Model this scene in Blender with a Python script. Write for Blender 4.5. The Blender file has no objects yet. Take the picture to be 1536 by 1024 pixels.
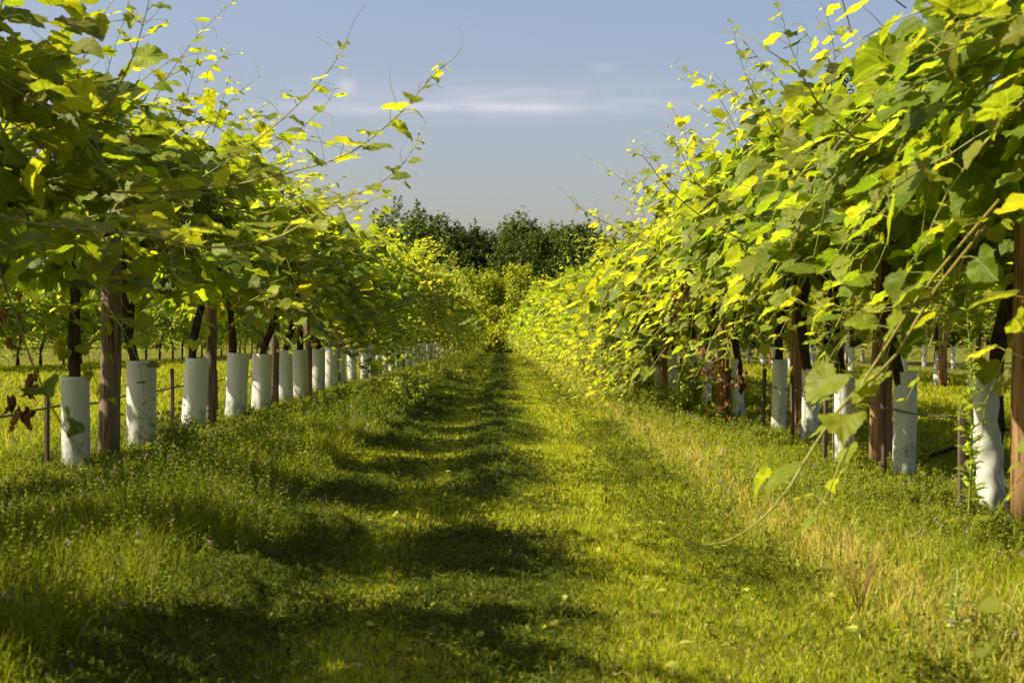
import bpy, math
import numpy as np
from mathutils import Vector

rs = np.random.RandomState(7)
scene = bpy.context.scene
PI = math.pi
CAMZ = 0.8
FPX = 2300.0
VX, VY = 752.0, 506.0

# ------------------------------------------------------------ camera, sky, sun
cam_d = bpy.data.cameras.new('camera')
cam = bpy.data.objects.new('camera', cam_d)
scene.collection.objects.link(cam)
cam.location = (0, 0, CAMZ)
cam.rotation_euler = (PI/2 - 6/FPX, 0, -16/FPX)
cam_d.lens = FPX/1536*36
cam_d.sensor_width = 36
cam_d.clip_end = 3000
cam_d.clip_start = 0.05
cam_d.dof.use_dof = True
cam_d.dof.focus_distance = 13.0
cam_d.dof.aperture_fstop = 8.0
scene.camera = cam

SUN_EL = math.radians(48)
SUN_DIR = Vector((-math.cos(SUN_EL)*0.99, -math.cos(SUN_EL)*0.12, math.sin(SUN_EL))).normalized()
w = bpy.data.worlds.new('World'); scene.world = w; w.use_nodes = True
nt = w.node_tree; nt.nodes.clear()
N = nt.nodes.new; LK = nt.links.new
out = N('ShaderNodeOutputWorld'); bg = N('ShaderNodeBackground'); sky = N('ShaderNodeTexSky')
sky.sky_type = 'NISHITA'; sky.sun_disc = False
sky.sun_elevation = SUN_EL; sky.sun_rotation = math.radians(-97)
sky.air_density = 1.2; sky.dust_density = 2.6; sky.ozone_density = 2.0
bg.inputs['Strength'].default_value = 0.062
tc = N('ShaderNodeTexCoord'); sep = N('ShaderNodeSeparateXYZ'); LK(tc.outputs['Generated'], sep.inputs[0])
def mth(op, a, b=None, clamp=False):
    n = N('ShaderNodeMath'); n.operation = op; n.use_clamp = clamp
    for i, v in enumerate((a, b)):
        if v is None: continue
        if isinstance(v, (int, float)): n.inputs[i].default_value = v
        else: LK(v, n.inputs[i])
    return n.outputs[0]
# direction as slope coordinates: u = x/y, v = z/y (real sky directions)
u = mth('DIVIDE', sep.outputs['X'], sep.outputs['Y']); v = mth('DIVIDE', sep.outputs['Z'], sep.outputs['Y'])
cmb = N('ShaderNodeCombineXYZ'); LK(mth('MULTIPLY', u, 7.0), cmb.inputs[0]); LK(mth('MULTIPLY', v, 42.0), cmb.inputs[1])
nz = N('ShaderNodeTexNoise'); nz.inputs['Scale'].default_value = 1.6; nz.inputs['Detail'].default_value = 7; nz.inputs['Roughness'].default_value = 0.55
LK(cmb.outputs[0], nz.inputs['Vector'])
def blob(u0, v0, su, sv):
    a = mth('POWER', mth('ABSOLUTE', mth('DIVIDE', mth('SUBTRACT', u, u0), su)), 2.0)
    b = mth('POWER', mth('ABSOLUTE', mth('DIVIDE', mth('SUBTRACT', v, v0), sv)), 2.0)
    return mth('POWER', 2.718, mth('MULTIPLY', mth('ADD', a, b), -1.0))
nn = mth('MULTIPLY', mth('SUBTRACT', nz.outputs['Fac'], 0.30, True), 3.0)
cl = mth('ADD', blob(-0.03, 0.1495, 0.085, 0.0038), mth('MULTIPLY', blob(0.01, 0.1555, 0.12, 0.011), 0.5))
cl = mth('ADD', cl, mth('MULTIPLY', blob(-0.101, 0.1635, 0.006, 0.0045), 0.9))
cl = mth('ADD', cl, mth('MULTIPLY', blob(0.067, 0.176, 0.008, 0.004), 0.25))
cl = mth('MULTIPLY', cl, nn, True)
front = mth('GREATER_THAN', sep.outputs['Y'], 0.05)
cl = mth('MULTIPLY', mth('MULTIPLY', cl, front), 0.42)
tint = N('ShaderNodeMix'); tint.data_type = 'RGBA'; tint.blend_type = 'MULTIPLY'; tint.inputs[0].default_value = 1.0
LK(sky.outputs[0], tint.inputs[6]); tint.inputs[7].default_value = (1.10, 0.98, 1.0, 1)
mixc = N('ShaderNodeMix'); mixc.data_type = 'RGBA'; LK(cl, mixc.inputs[0]); LK(tint.outputs[2], mixc.inputs[6])
mixc.inputs[7].default_value = (9.0, 8.0, 8.2, 1)
LK(mixc.outputs[2], bg.inputs['Color']); LK(bg.outputs[0], out.inputs[0])

sd = bpy.data.lights.new('sun', 'SUN'); sd.energy = 5.0; sd.angle = math.radians(0.5); sd.color = (1.0, 0.90, 0.70)
so = bpy.data.objects.new('sun', sd); scene.collection.objects.link(so)
so.rotation_euler = (-SUN_DIR).to_track_quat('-Z', 'Y').to_euler(); so.location = (-30, -4, 30)
scene.view_settings.view_transform = 'Standard'; scene.view_settings.look = 'None'
scene.view_settings.exposure = 1.17; scene.view_settings.gamma = 1.0
try: scene.view_settings.use_curve_mapping = False
except Exception: pass
try:
    scene.cycles.max_bounces = 9; scene.cycles.transmission_bounces = 6; scene.cycles.diffuse_bounces = 6
except Exception: pass

# ------------------------------------------------------------ helpers
def P(x, y, z):
    """photo pixel + distance -> world point"""
    return np.array([(x-VX)*z/FPX, z, CAMZ-(y-VY)*z/FPX])
def norm(a):
    return a/np.maximum(np.linalg.norm(a, axis=-1, keepdims=True), 1e-9)
_ph = [(rs.uniform(0.6, 1.4), rs.uniform(0, 2*PI), rs.uniform(0, 2*PI)) for _ in range(10)]
def wob(x, y, s):
    r = 0
    for i, (k, a, b) in enumerate(_ph):
        r = r+np.sin((x*math.cos(a)+y*math.sin(a))*s*k*(1+0.23*i)+b)/(1+0.35*i)
    return r/3.0
def ground_z(x, y):
    x = np.asarray(x, float); y = np.asarray(y, float)
    ax = np.abs(x-0.02)
    verge = np.clip((ax-0.85)/0.6, 0, 1)*0.035
    ruts = -0.018*np.exp(-((ax-0.62)/0.16)**2)
    fade = np.clip((60-np.hypot(x, y))/30, 0, 1)
    return (verge+ruts+0.008*wob(x, y, 3.2)+0.012*wob(x, y, 0.9))*fade

class Buf:
    def __init__(s): s.V = []; s.F = []; s.C = []; s.U = []; s.n = 0; s.uv = False
    def add(s, V, F, C=None, U=None):
        V = np.asarray(V, float).reshape(-1, 3); F = np.asarray(F, int).reshape(-1, 3)
        s.V.append(V); s.F.append(F+s.n); s.n += len(V)
        if C is None: C = (0.5, 0.5, 0.5)
        C = np.asarray(C, float)
        if C.ndim == 1: C = np.tile(C, (len(V), 1))
        s.C.append(C)
        if U is not None: s.uv = True
        s.U.append(np.full((len(V), 2), 9.0) if U is None else U)
    def build(s, name, mat, parent=None, loc=None, smooth=True):
        V = np.concatenate(s.V); F = np.concatenate(s.F); C = np.concatenate(s.C)
        me = bpy.data.meshes.new(name)
        me.vertices.add(len(V)); me.vertices.foreach_set('co', V.astype(np.float32).ravel())
        me.loops.add(len(F)*3); me.loops.foreach_set('vertex_index', F.astype(np.int32).ravel())
        me.polygons.add(len(F))
        me.polygons.foreach_set('loop_start', np.arange(0, len(F)*3, 3, dtype=np.int32))
        try: me.polygons.foreach_set('loop_total', np.full(len(F), 3, dtype=np.int32))
        except Exception: pass
        me.polygons.foreach_set('use_smooth', np.full(len(F), smooth, dtype=bool))
        at = me.attributes.new('col', 'FLOAT_COLOR', 'POINT')
        at.data.foreach_set('color', np.concatenate([C, np.ones((len(C), 1))], 1).astype(np.float32).ravel())
        if s.uv:
            au = me.attributes.new('luv', 'FLOAT_VECTOR', 'POINT'); U = np.concatenate(s.U); au.data.foreach_set('vector', np.concatenate([U, np.zeros((len(U), 1))], 1).astype(np.float32).ravel())
        me.update(calc_edges=True); me.validate()
        me.materials.append(mat)
        o = bpy.data.objects.new(name, me); scene.collection.objects.link(o)
        if parent is not None: o.parent = parent
        if loc is not None: o.location = loc
        return o

def tube(buf, pts, rad, k=6, col=(0.3, 0.3, 0.1), jit=0, cap=True):
    pts = np.asarray(pts, float); n = len(pts); rad = np.broadcast_to(np.asarray(rad, float), (n,))
    d = norm(np.gradient(pts, axis=0))
    ref = np.array([0.0, 0, 1.0]) if abs(d[0, 2]) < 0.9 else np.array([1.0, 0, 0])
    a = norm(np.cross(d, ref)); 
    for i in range(1, n):
        if np.dot(a[i], a[i-1]) < 0: a[i] = -a[i]
    b = np.cross(d, a)
    th = np.arange(k)*2*PI/k
    R = rad[:, None]*(1+(rs.uniform(-jit, jit, (n, k)) if jit else 0))*np.ones((n, k))
    V = pts[:, None]+R[..., None]*(np.cos(th)[None, :, None]*a[:, None]+np.sin(th)[None, :, None]*b[:, None])
    V = V.reshape(-1, 3)
    i = np.arange(n-1)[:, None]*k; j = np.arange(k)[None]; j2 = (j+1) % k
    q = np.stack([i+j, i+j2, i+k+j2, i+k+j], -1).reshape(-1, 4)
    F = np.concatenate([q[:, [0, 1, 2]], q[:, [0, 2, 3]]])
    if cap:
        V = np.concatenate([V, pts[:1], pts[-1:]]); m = n*k
        jj = np.arange(k); jn = (jj+1) % k
        F = np.concatenate([F, np.stack([jn, jj, np.full(k, m)], -1), np.stack([(n-1)*k+jj, (n-1)*k+jn, np.full(k, m+1)], -1)])
    buf.add(V, F, col)

def smooth_path(pts, n):
    pts = np.asarray(pts, float); m = len(pts)
    p = np.concatenate([[2*pts[0]-pts[1]], pts, [2*pts[-1]-pts[-2]]])
    out = []
    for t in np.linspace(0, m-1-1e-6, n):
        i = int(t); f = t-i; a, b, c, e = p[i], p[i+1], p[i+2], p[i+3]
        out.append(0.5*((2*b)+(-a+c)*f+(2*a-5*b+4*c-e)*f*f+(-a+3*b-3*c+e)*f**3))
    return np.array(out)

# leaf templates -------------------------------------------------------------
def leaf_template(detail, seed):
    r = np.random.RandomState(seed)
    if detail == 2:
        half = [(0.0, 0.02), (0.13, -0.10), (0.30, -0.15), (0.44, -0.08), (0.53, 0.05), (0.53, 0.18), (0.57, 0.29), (0.60, 0.42),
                (0.52, 0.49), (0.47, 0.62), (0.39, 0.65), (0.31, 0.76), (0.20, 0.83), (0.12, 0.94), (0.0, 1.0)]
    elif detail == 1:
        half = [(0.0, 0.02), (0.26, -0.14), (0.53, 0.03), (0.52, 0.24), (0.60, 0.44), (0.40, 0.66), (0.20, 0.84), (0.0, 1.0)]
    else:
        half = [(0.0, -0.02), (0.48, 0.0), (0.52, 0.46), (0.0, 1.0)]
    L = half+[(-x, y) for x, y in half[::-1][1:-1]]
    P2 = np.array(L)
    if detail == 2:
        mid = (P2+np.roll(P2, -1, 0))/2; mid = mid+(np.array([0, 0.4])-mid)*0.05
        P2 = np.stack([P2, mid], 1).reshape(-1, 2)
        P2 = P2+r.normal(0, 0.006, P2.shape)
    if detail == 1: P2 = P2+r.normal(0, 0.018, P2.shape)
    P2 = np.concatenate([P2, [[0, 0.28]]])
    m = len(P2)-1
    if detail == 2:                        # an inner ring for curvature
        inner = P2[:m]*0.55+np.array([0, 0.28])*0.45
        P2 = np.concatenate([P2[:m], inner, [[0, 0.28]]])
    x, y = P2[:, 0], P2[:, 1]
    cup = r.uniform(-0.35, 0.15); fold = r.uniform(0.05, 0.35)
    z = fold*np.abs(x)-0.35*np.clip(y-0.2, 0, 2)**2*r.uniform(0.3, 1.3)+cup*x*x
    if detail: z = z+r.normal(0, 0.022 if detail == 1 else 0.008, len(z))+0.05*np.sin(9*x+r.uniform(0, 6))*np.sin(8*y+r.uniform(0, 6))
    V = np.stack([x, y, z], -1)
    i = np.arange(m); j = (i+1) % m
    if detail == 2:
        c = 2*m
        F = np.concatenate([np.stack([i, j, m+j], -1), np.stack([i, m+j, m+i], -1), np.stack([m+i, m+j, np.full(m, c)], -1)])
    else:
        F = np.stack([i, j, np.full(m, m)], -1)
    return V, F
TPL = {d: [leaf_template(d, 10*d+s) for s in range(6)] for d in (0, 1, 2)}

def add_leaves(buf, pos, nrm, tip, size, col, detail, tpl=None):
    pos = np.asarray(pos); nrm = norm(np.asarray(nrm)); tip = np.asarray(tip)
    tip = norm(tip-nrm*np.sum(tip*nrm, -1, keepdims=True)); right = np.cross(tip, nrm)
    size = np.asarray(size); col = np.asarray(col)
    T = tpl or TPL[detail]; which = rs.randint(0, len(T), len(pos))
    for k, (V, F) in enumerate(T):
        m = which == k
        if not m.any(): continue
        nn_ = m.sum()
        asp = rs.uniform(0.85, 1.15, (nn_, 1, 1))
        W = pos[m][:, None]+size[m][:, None, None]*(V[None, :, 0:1]*asp*right[m][:, None]+V[None, :, 1:2]*tip[m][:, None]+V[None, :, 2:3]*rs.uniform(0.5, 1.8, (nn_, 1, 1))*nrm[m][:, None])
        FF = F[None]+(np.arange(nn_)*len(V))[:, None, None]
        CC = np.repeat(col[m][:, None], len(V), 1)
        buf.add(W.reshape(-1, 3), FF.reshape(-1, 3), CC.reshape(-1, 3), np.tile(V[:, :2], (nn_, 1)) if detail else None)

# ------------------------------------------------------------ materials
def newmat(name):
    m = bpy.data.materials.new(name); m.use_nodes = True; m.node_tree.nodes.clear(); return m, m.node_tree
def leafmat(name, trans=0.45, tmul=(2.0, 1.75, 0.5), rough=0.5, spec=0.25, vscale=14, bump=0.35, veins=False):
    m, t = newmat(name); n = t.nodes.new; l = t.links.new
    o = n('ShaderNodeOutputMaterial'); at = n('ShaderNodeAttribute'); at.attribute_name = 'col'
    ns = n('ShaderNodeTexNoise'); ns.inputs['Scale'].default_value = vscale; ns.inputs['Detail'].default_value = 4
    g = n('ShaderNodeNewGeometry'); l(g.outputs['Position'], ns.inputs['Vector'])
    mr = n('ShaderNodeMapRange'); mr.inputs[1].default_value = 0.3; mr.inputs[2].default_value = 0.7; mr.inputs[3].default_value = 0.78; mr.inputs[4].default_value = 1.2
    l(ns.outputs['Fac'], mr.inputs[0])
    mu = n('ShaderNodeVectorMath'); mu.operation = 'SCALE'; l(at.outputs['Color'], mu.inputs[0]); l(mr.outputs[0], mu.inputs['Scale'])
    colout = mu.outputs[0]; hgt = ns.outputs['Fac']
    if veins:
        def M(op, a, b=None, c=None, clamp=False):
            q = n('ShaderNodeMath'); q.operation = op; q.use_clamp = clamp
            for i_, v_ in enumerate((a, b, c)):
                if v_ is None: continue
                if isinstance(v_, (int, float)): q.inputs[i_].default_value = v_
                else: l(v_, q.inputs[i_])
            return q.outputs[0]
        uv = n('ShaderNodeAttribute'); uv.attribute_name = 'luv'; sx = n('ShaderNodeSeparateXYZ'); l(uv.outputs['Vector'], sx.inputs[0])
        ax = M('ABSOLUTE', sx.outputs[0]); yy_ = sx.outputs[1]
        tot = None
        for ang, wd_ in ((0.0, 0.020), (0.72, 0.016), (1.45, 0.013)):
            dd_ = M('ABSOLUTE', M('SUBTRACT', M('MULTIPLY', ax, math.cos(ang)), M('MULTIPLY', yy_, math.sin(ang))))
            v1 = M('SUBTRACT', 1.0, M('DIVIDE', dd_, wd_), None, True); tot = v1 if tot is None else M('MAXIMUM', tot, v1)
        sd_ = M('SINE', M('MULTIPLY', M('SUBTRACT', yy_, M('MULTIPLY', ax, 0.75)), 44.0)); sec = M('MULTIPLY', M('SUBTRACT', sd_, 0.86, None, True), 2.5)
        vein = M('MINIMUM', M('ADD', tot, sec), 1.0)
        mv = n('ShaderNodeMix'); mv.data_type = 'RGBA'; l(M('MULTIPLY', vein, 0.34), mv.inputs[0]); l(mu.outputs[0], mv.inputs[6]); mv.inputs[7].default_value = (0.42, 0.46, 0.10, 1)
        sp = n('ShaderNodeTexNoise'); sp.inputs['Scale'].default_value = 95; sp.inputs['Detail'].default_value = 3; l(g.outputs['Position'], sp.inputs['Vector'])
        sm = M('MULTIPLY', M('SUBTRACT', sp.outputs['Fac'], 0.70, None, True), 7.0, None, True)
        ms = n('ShaderNodeMix'); ms.data_type = 'RGBA'; l(sm, ms.inputs[0]); l(mv.outputs[2], ms.inputs[6]); ms.inputs[7].default_value = (0.14, 0.08, 0.02, 1)
        bk = n('ShaderNodeMix'); bk.data_type = 'RGBA'; bk.blend_type = 'MULTIPLY'; l(g.outputs['Backfacing'], bk.inputs[0]); l(ms.outputs[2], bk.inputs[6]); bk.inputs[7].default_value = (1.25, 1.18, 2.2, 1)
        colout = bk.outputs[2]; hgt = M('SUBTRACT', M('MULTIPLY', ns.outputs['Fac'], 0.9), M('MULTIPLY', vein, 0.16))
    pb = n('ShaderNodeBsdfPrincipled'); l(colout, pb.inputs['Base Color']); pb.inputs['Roughness'].default_value = rough
    pb.inputs['Specular IOR Level'].default_value = spec
    bp = n('ShaderNodeBump'); bp.inputs['Strength'].default_value = bump; bp.inputs['Distance'].default_value = 0.01; l(hgt, bp.inputs['Height']); l(bp.outputs[0], pb.inputs['Normal'])
    tr = n('ShaderNodeBsdfTranslucent'); tm = n('ShaderNodeVectorMath'); tm.operation = 'MULTIPLY'; l(colout, tm.inputs[0]); tm.inputs[1].default_value = tmul
    l(tm.outputs[0], tr.inputs['Color'])
    mx = n('ShaderNodeMixShader'); mx.inputs[0].default_value = trans; l(pb.outputs[0], mx.inputs[1]); l(tr.outputs[0], mx.inputs[2]); l(mx.outputs[0], o.inputs[0])
    return m
def solid(name, c1, c2, scale=(20, 20, 2), rough=0.8, bump=0.4, spec=0.2, detail=6, trans=0, obj=True):
    m, t = newmat(name); n = t.nodes.new; l = t.links.new
    o = n('ShaderNodeOutputMaterial'); tcx = n('ShaderNodeTexCoord'); mp = n('ShaderNodeMapping'); mp.inputs['Scale'].default_value = scale
    oi = n('ShaderNodeObjectInfo'); ad = n('ShaderNodeVectorMath'); ad.operation = 'ADD'; l(tcx.outputs['Object'], ad.inputs[0]); 
    sc = n('ShaderNodeMath'); sc.operation = 'MULTIPLY'; sc.inputs[1].default_value = 37.0; l(oi.outputs['Random'], sc.inputs[0]); l(sc.outputs[0], ad.inputs[1])
    l(ad.outputs[0], mp.inputs[0])
    ns = n('ShaderNodeTexNoise'); ns.inputs['Scale'].default_value = 1; ns.inputs['Detail'].default_value = detail; ns.inputs['Roughness'].default_value = 0.65; l(mp.outputs[0], ns.inputs['Vector'])
    cr = n('ShaderNodeValToRGB'); cr.color_ramp.elements[0].position = 0.32; cr.color_ramp.elements[1].position = 0.68
    cr.color_ramp.elements[0].color = (*c1, 1); cr.color_ramp.elements[1].color = (*c2, 1); l(ns.outputs['Fac'], cr.inputs[0])
    cout = cr.outputs[0]
    if 'post' in name or 'pine' in name:
        mp2 = n('ShaderNodeMapping'); mp2.inputs['Scale'].default_value = (90, 90, 3.2); l(ad.outputs[0], mp2.inputs[0])
        n2 = n('ShaderNodeTexNoise'); n2.inputs['Scale'].default_value = 1; n2.inputs['Detail'].default_value = 3; l(mp2.outputs[0], n2.inputs['Vector'])
        c2_ = n('ShaderNodeValToRGB'); c2_.color_ramp.elements[0].position = 0.36; c2_.color_ramp.elements[1].position = 0.43; c2_.color_ramp.elements[0].color = (0.25, 0.2, 0.18, 1); l(n2.outputs['Fac'], c2_.inputs[0])
        mm = n('ShaderNodeMix'); mm.data_type = 'RGBA'; mm.blend_type = 'MULTIPLY'; mm.inputs[0].default_value = 1; l(cout, mm.inputs[6]); l(c2_.outputs[0], mm.inputs[7]); cout = mm.outputs[2]
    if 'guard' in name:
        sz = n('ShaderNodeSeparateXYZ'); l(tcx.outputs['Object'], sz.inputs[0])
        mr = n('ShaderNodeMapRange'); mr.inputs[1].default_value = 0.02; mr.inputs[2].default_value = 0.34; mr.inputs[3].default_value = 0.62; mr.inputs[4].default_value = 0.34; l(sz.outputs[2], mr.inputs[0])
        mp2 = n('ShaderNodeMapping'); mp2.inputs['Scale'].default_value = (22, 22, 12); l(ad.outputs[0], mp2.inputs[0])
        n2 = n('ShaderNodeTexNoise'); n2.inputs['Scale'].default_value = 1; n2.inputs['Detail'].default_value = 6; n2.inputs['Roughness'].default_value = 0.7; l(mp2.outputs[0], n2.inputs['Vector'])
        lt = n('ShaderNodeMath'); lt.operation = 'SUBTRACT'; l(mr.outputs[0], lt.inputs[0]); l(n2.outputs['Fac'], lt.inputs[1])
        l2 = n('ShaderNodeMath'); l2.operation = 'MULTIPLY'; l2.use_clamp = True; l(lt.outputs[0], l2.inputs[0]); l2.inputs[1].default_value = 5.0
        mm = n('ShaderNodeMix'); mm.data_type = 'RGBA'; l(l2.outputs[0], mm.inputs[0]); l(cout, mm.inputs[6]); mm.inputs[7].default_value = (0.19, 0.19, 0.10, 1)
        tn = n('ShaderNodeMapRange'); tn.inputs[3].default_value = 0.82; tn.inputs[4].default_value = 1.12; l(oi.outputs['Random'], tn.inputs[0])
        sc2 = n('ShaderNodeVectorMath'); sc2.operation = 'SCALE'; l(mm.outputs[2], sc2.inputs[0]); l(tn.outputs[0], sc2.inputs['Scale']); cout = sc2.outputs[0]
    pb = n('ShaderNodeBsdfPrincipled'); l(cout, pb.inputs['Base Color']); pb.inputs['Roughness'].default_value = rough; pb.inputs['Specular IOR Level'].default_value = spec
    bp = n('ShaderNodeBump'); bp.inputs['Strength'].default_value = bump; bp.inputs['Distance'].default_value = 0.01; l(ns.outputs['Fac'], bp.inputs['Height']); l(bp.outputs[0], pb.inputs['Normal'])
    if trans:
        tr = n('ShaderNodeBsdfTranslucent'); l(cr.outputs[0], tr.inputs['Color']); mx = n('ShaderNodeMixShader'); mx.inputs[0].default_value = trans
        l(pb.outputs[0], mx.inputs[1]); l(tr.outputs[0], mx.inputs[2]); l(mx.outputs[0], o.inputs[0])
    else: l(pb.outputs[0], o.inputs[0])
    return m
M_leaf = leafmat('vine_leaf', trans=0.58, tmul=(1.72, 1.66, 0.35), veins=True)
M_far = leafmat('tree_leaf', trans=0.25, tmul=(1.5, 1.4, 0.6), spec=0.15, vscale=3, bump=0.0)
M_grass = leafmat('grass_blade', trans=0.38, tmul=(1.6, 1.6, 0.4), spec=0.06, vscale=6, bump=0.0)
M_cane = leafmat('green_cane', trans=0.0, rough=0.45, spec=0.3, vscale=60)
M_dry = leafmat('dry_leaf', trans=0.2, tmul=(1.3, 1.1, 0.8), spec=0.05, vscale=40)
M_bark = solid('vine_bark', (0.016, 0.011, 0.008), (0.085, 0.058, 0.038), (55, 55, 7), 0.95, 1.0, 0.05)
M_tbark = solid('tree_bark', (0.03, 0.022, 0.015), (0.09, 0.07, 0.05), (8, 8, 1.5), 0.95, 0.8, 0.05)
M_grey = solid('weathered_post', (0.10, 0.068, 0.045), (0.27, 0.20, 0.145), (38, 38, 2.2), 0.85, 0.6, 0.12)
M_pine = solid('treated_pine', (0.13, 0.068, 0.028), (0.36, 0.215, 0.10), (32, 32, 1.8), 0.8, 0.6, 0.15)
M_stake = solid('dark_stake', (0.05, 0.04, 0.03), (0.13, 0.095, 0.065), (60, 60, 4), 0.85, 0.5, 0.1)
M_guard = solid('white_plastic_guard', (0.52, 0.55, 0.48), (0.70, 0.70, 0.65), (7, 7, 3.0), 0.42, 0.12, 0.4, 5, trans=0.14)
M_hose = solid('black_hose', (0.02, 0.017, 0.013), (0.07, 0.06, 0.045), (30, 30, 30), 0.6, 0.1, 0.3)
M_wire = solid('steel_wire', (0.16, 0.16, 0.16), (0.3, 0.3, 0.3), (30, 30, 30), 0.45, 0.0, 0.5)

def ground_mat():
    m, t = newmat('ground_turf'); n = t.nodes.new; l = t.links.new
    o = n('ShaderNodeOutputMaterial'); g = n('ShaderNodeNewGeometry')
    n1 = n('ShaderNodeTexNoise'); n1.inputs['Scale'].default_value = 0.7; n1.inputs['Detail'].default_value = 5; l(g.outputs['Position'], n1.inputs['Vector'])
    n2 = n('ShaderNodeTexNoise'); n2.inputs['Scale'].default_value = 45; n2.inputs['Detail'].default_value = 6; n2.inputs['Roughness'].default_value = 0.7; l(g.outputs['Position'], n2.inputs['Vector'])
    c1 = n('ShaderNodeValToRGB'); c1.color_ramp.elements[0].color = (0.085, 0.10, 0.014, 1); c1.color_ramp.elements[1].color = (0.20, 0.20, 0.03, 1)
    c1.color_ramp.elements[0].position = 0.35; c1.color_ramp.elements[1].position = 0.65; l(n1.outputs['Fac'], c1.inputs[0])
    c2 = n('ShaderNodeValToRGB'); c2.color_ramp.elements[0].color = (0.35, 0.33, 0.3, 1); c2.color_ramp.elements[1].color = (1.3, 1.25, 1.0, 1)
    c2.color_ramp.elements[0].position = 0.35; c2.color_ramp.elements[1].position = 0.7; l(n2.outputs['Fac'], c2.inputs[0])
    mx = n('ShaderNodeMix'); mx.data_type = 'RGBA'; mx.blend_type = 'MULTIPLY'; mx.inputs[0].default_value = 1; l(c1.outputs[0], mx.inputs[6]); l(c2.outputs[0], mx.inputs[7])
    pb = n('ShaderNodeBsdfPrincipled'); l(mx.outputs[2], pb.inputs['Base Color']); pb.inputs['Roughness'].default_value = 0.95; pb.inputs['Specular IOR Level'].default_value = 0.05
    bp = n('ShaderNodeBump'); bp.inputs['Strength'].default_value = 0.8; bp.inputs['Distance'].default_value = 0.03; l(n2.outputs['Fac'], bp.inputs['Height']); l(bp.outputs[0], pb.inputs['Normal'])
    l(pb.outputs[0], o.inputs[0]); return m
M_ground = ground_mat()

def tag(o, label=None, cat=None, group=None, kind=None):
    if label: o['label'] = label
    if cat: o['category'] = cat
    if group: o['group'] = group
    if kind: o['kind'] = kind
    return o
def empty(name, loc):
    o = bpy.data.objects.new(name, None); scene.collection.objects.link(o); o.location = loc
    o.empty_display_size = 0.1; return o
def copy_tree(o):
    c = o.copy(); scene.collection.objects.link(c)
    for ch in list(o.children):
        d = ch.copy(); scene.collection.objects.link(d); d.parent = c
        for gch in list(ch.children):
            e = gch.copy(); scene.collection.objects.link(e); e.parent = d
    return c
ORD = ['first', 'second', 'third', 'fourth', 'fifth', 'sixth', 'seventh', 'eighth', 'ninth', 'tenth', 'eleventh', 'twelfth', 'thirteenth', 'fourteenth', 'fifteenth', 'sixteenth']

# ------------------------------------------------------------ ground
gb = Buf()
ys = np.concatenate([np.arange(-20, 1, 2.0), np.arange(1, 16, 0.14), np.arange(16, 40, 0.5), np.arange(40, 130, 4), [150, 250, 500, 1200, 2000]])
xs = np.concatenate([[-1500, -600, -250, -120], np.arange(-60, -8, 4), np.arange(-8, 8, 0.14), np.arange(8, 60, 4), [120, 250, 600, 1500]])
X, Y = np.meshgrid(xs, ys)
V = np.stack([X, Y, ground_z(X, Y)], -1).reshape(-1, 3)
nx, ny = len(xs), len(ys)
i = (np.arange(ny-1)[:, None]*nx+np.arange(nx-1)[None]).ravel()
gb.add(V, np.concatenate([np.stack([i, i+1, i+nx+1], -1), np.stack([i, i+nx+1, i+nx], -1)]))
tag(gb.build('ground', M_ground), kind='structure')

# ------------------------------------------------------------ grass
def blades(buf, x, y, h, wd, lean, col, seg=2):
    n = len(x); z = ground_z(x, y)-0.004
    th = rs.uniform(0, 2*PI, n); ph = rs.uniform(0, 2*PI, n)
    wv = np.stack([np.cos(th), np.sin(th), np.zeros(n)], -1)*wd[:, None]*0.5
    lv = np.stack([np.cos(ph), np.sin(ph), np.zeros(n)], -1)*(h*lean)[:, None]
    up = np.array([0, 0, 1.0])[None]*h[:, None]
    b = np.stack([x, y, z], -1)
    mid = b+up*0.55+lv*0.3; tip = b+up*(1-0.35*lean[:, None]**2)+lv
    V = np.stack([b-wv, b+wv, mid+wv*0.75, mid-wv*0.75, tip], 1)
    F = np.array([[0, 1, 2], [0, 2, 3], [3, 2, 4]])
    FF = F[None]+(np.arange(n)*5)[:, None, None]
    C = np.repeat(col[:, None], 5, 1)
    buf.add(V.reshape(-1, 3), FF.reshape(-1, 3), C.reshape(-1, 3))
G_A = np.array([0.215, 0.275, 0.008]); G_B = np.array([0.43, 0.45, 0.016]); G_S = np.array([0.50, 0.42, 0.11])
def gcol(x, y, straw=0.12, dry=0.0):
    n = len(x); t = np.clip(0.5+0.45*wob(x, y, 1.1)+rs.normal(0, 0.28, n), 0, 1)[:, None]
    c = G_A*(1-t)+G_B*t
    s = (rs.uniform(0, 1, n) < straw+dry*np.clip(0.4+0.6*wob(x+5, y, 0.7), 0, 1))[:, None]
    return np.where(s, G_S*rs.uniform(0.6, 1.1, (n, 1)), c*rs.uniform(0.75, 1.2, (n, 1)))
def inview(x, y, pad=0.35):
    return (np.abs(x-0.007*y) < y*0.334+pad)
mown = Buf()
for (y0, y1, dens, wmul) in ((3.0, 6.5, 9000, 1.0), (6.5, 12, 4200, 1.5), (12, 24, 1500, 2.6), (24, 84, 300, 5.5)):
    half = 1.15 if y0 < 24 else 1.7
    n = int((y1-y0)*2*half*dens); x = rs.uniform(-half, half, n)+0.05; y = rs.uniform(y0, y1, n)
    k = inview(x, y); x, y = x[k], y[k]; n = len(x)
    h = rs.uniform(0.018, 0.042, n)*(1+0.3*wob(x, y, 4))*(0.8 if y0 > 20 else 1); wd = rs.uniform(0.0022, 0.0042, n)*wmul
    blades(mown, x, y, h, wd, rs.uniform(0.2, 1.2, n), gcol(x, y, 0.07, 0.14))
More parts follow.
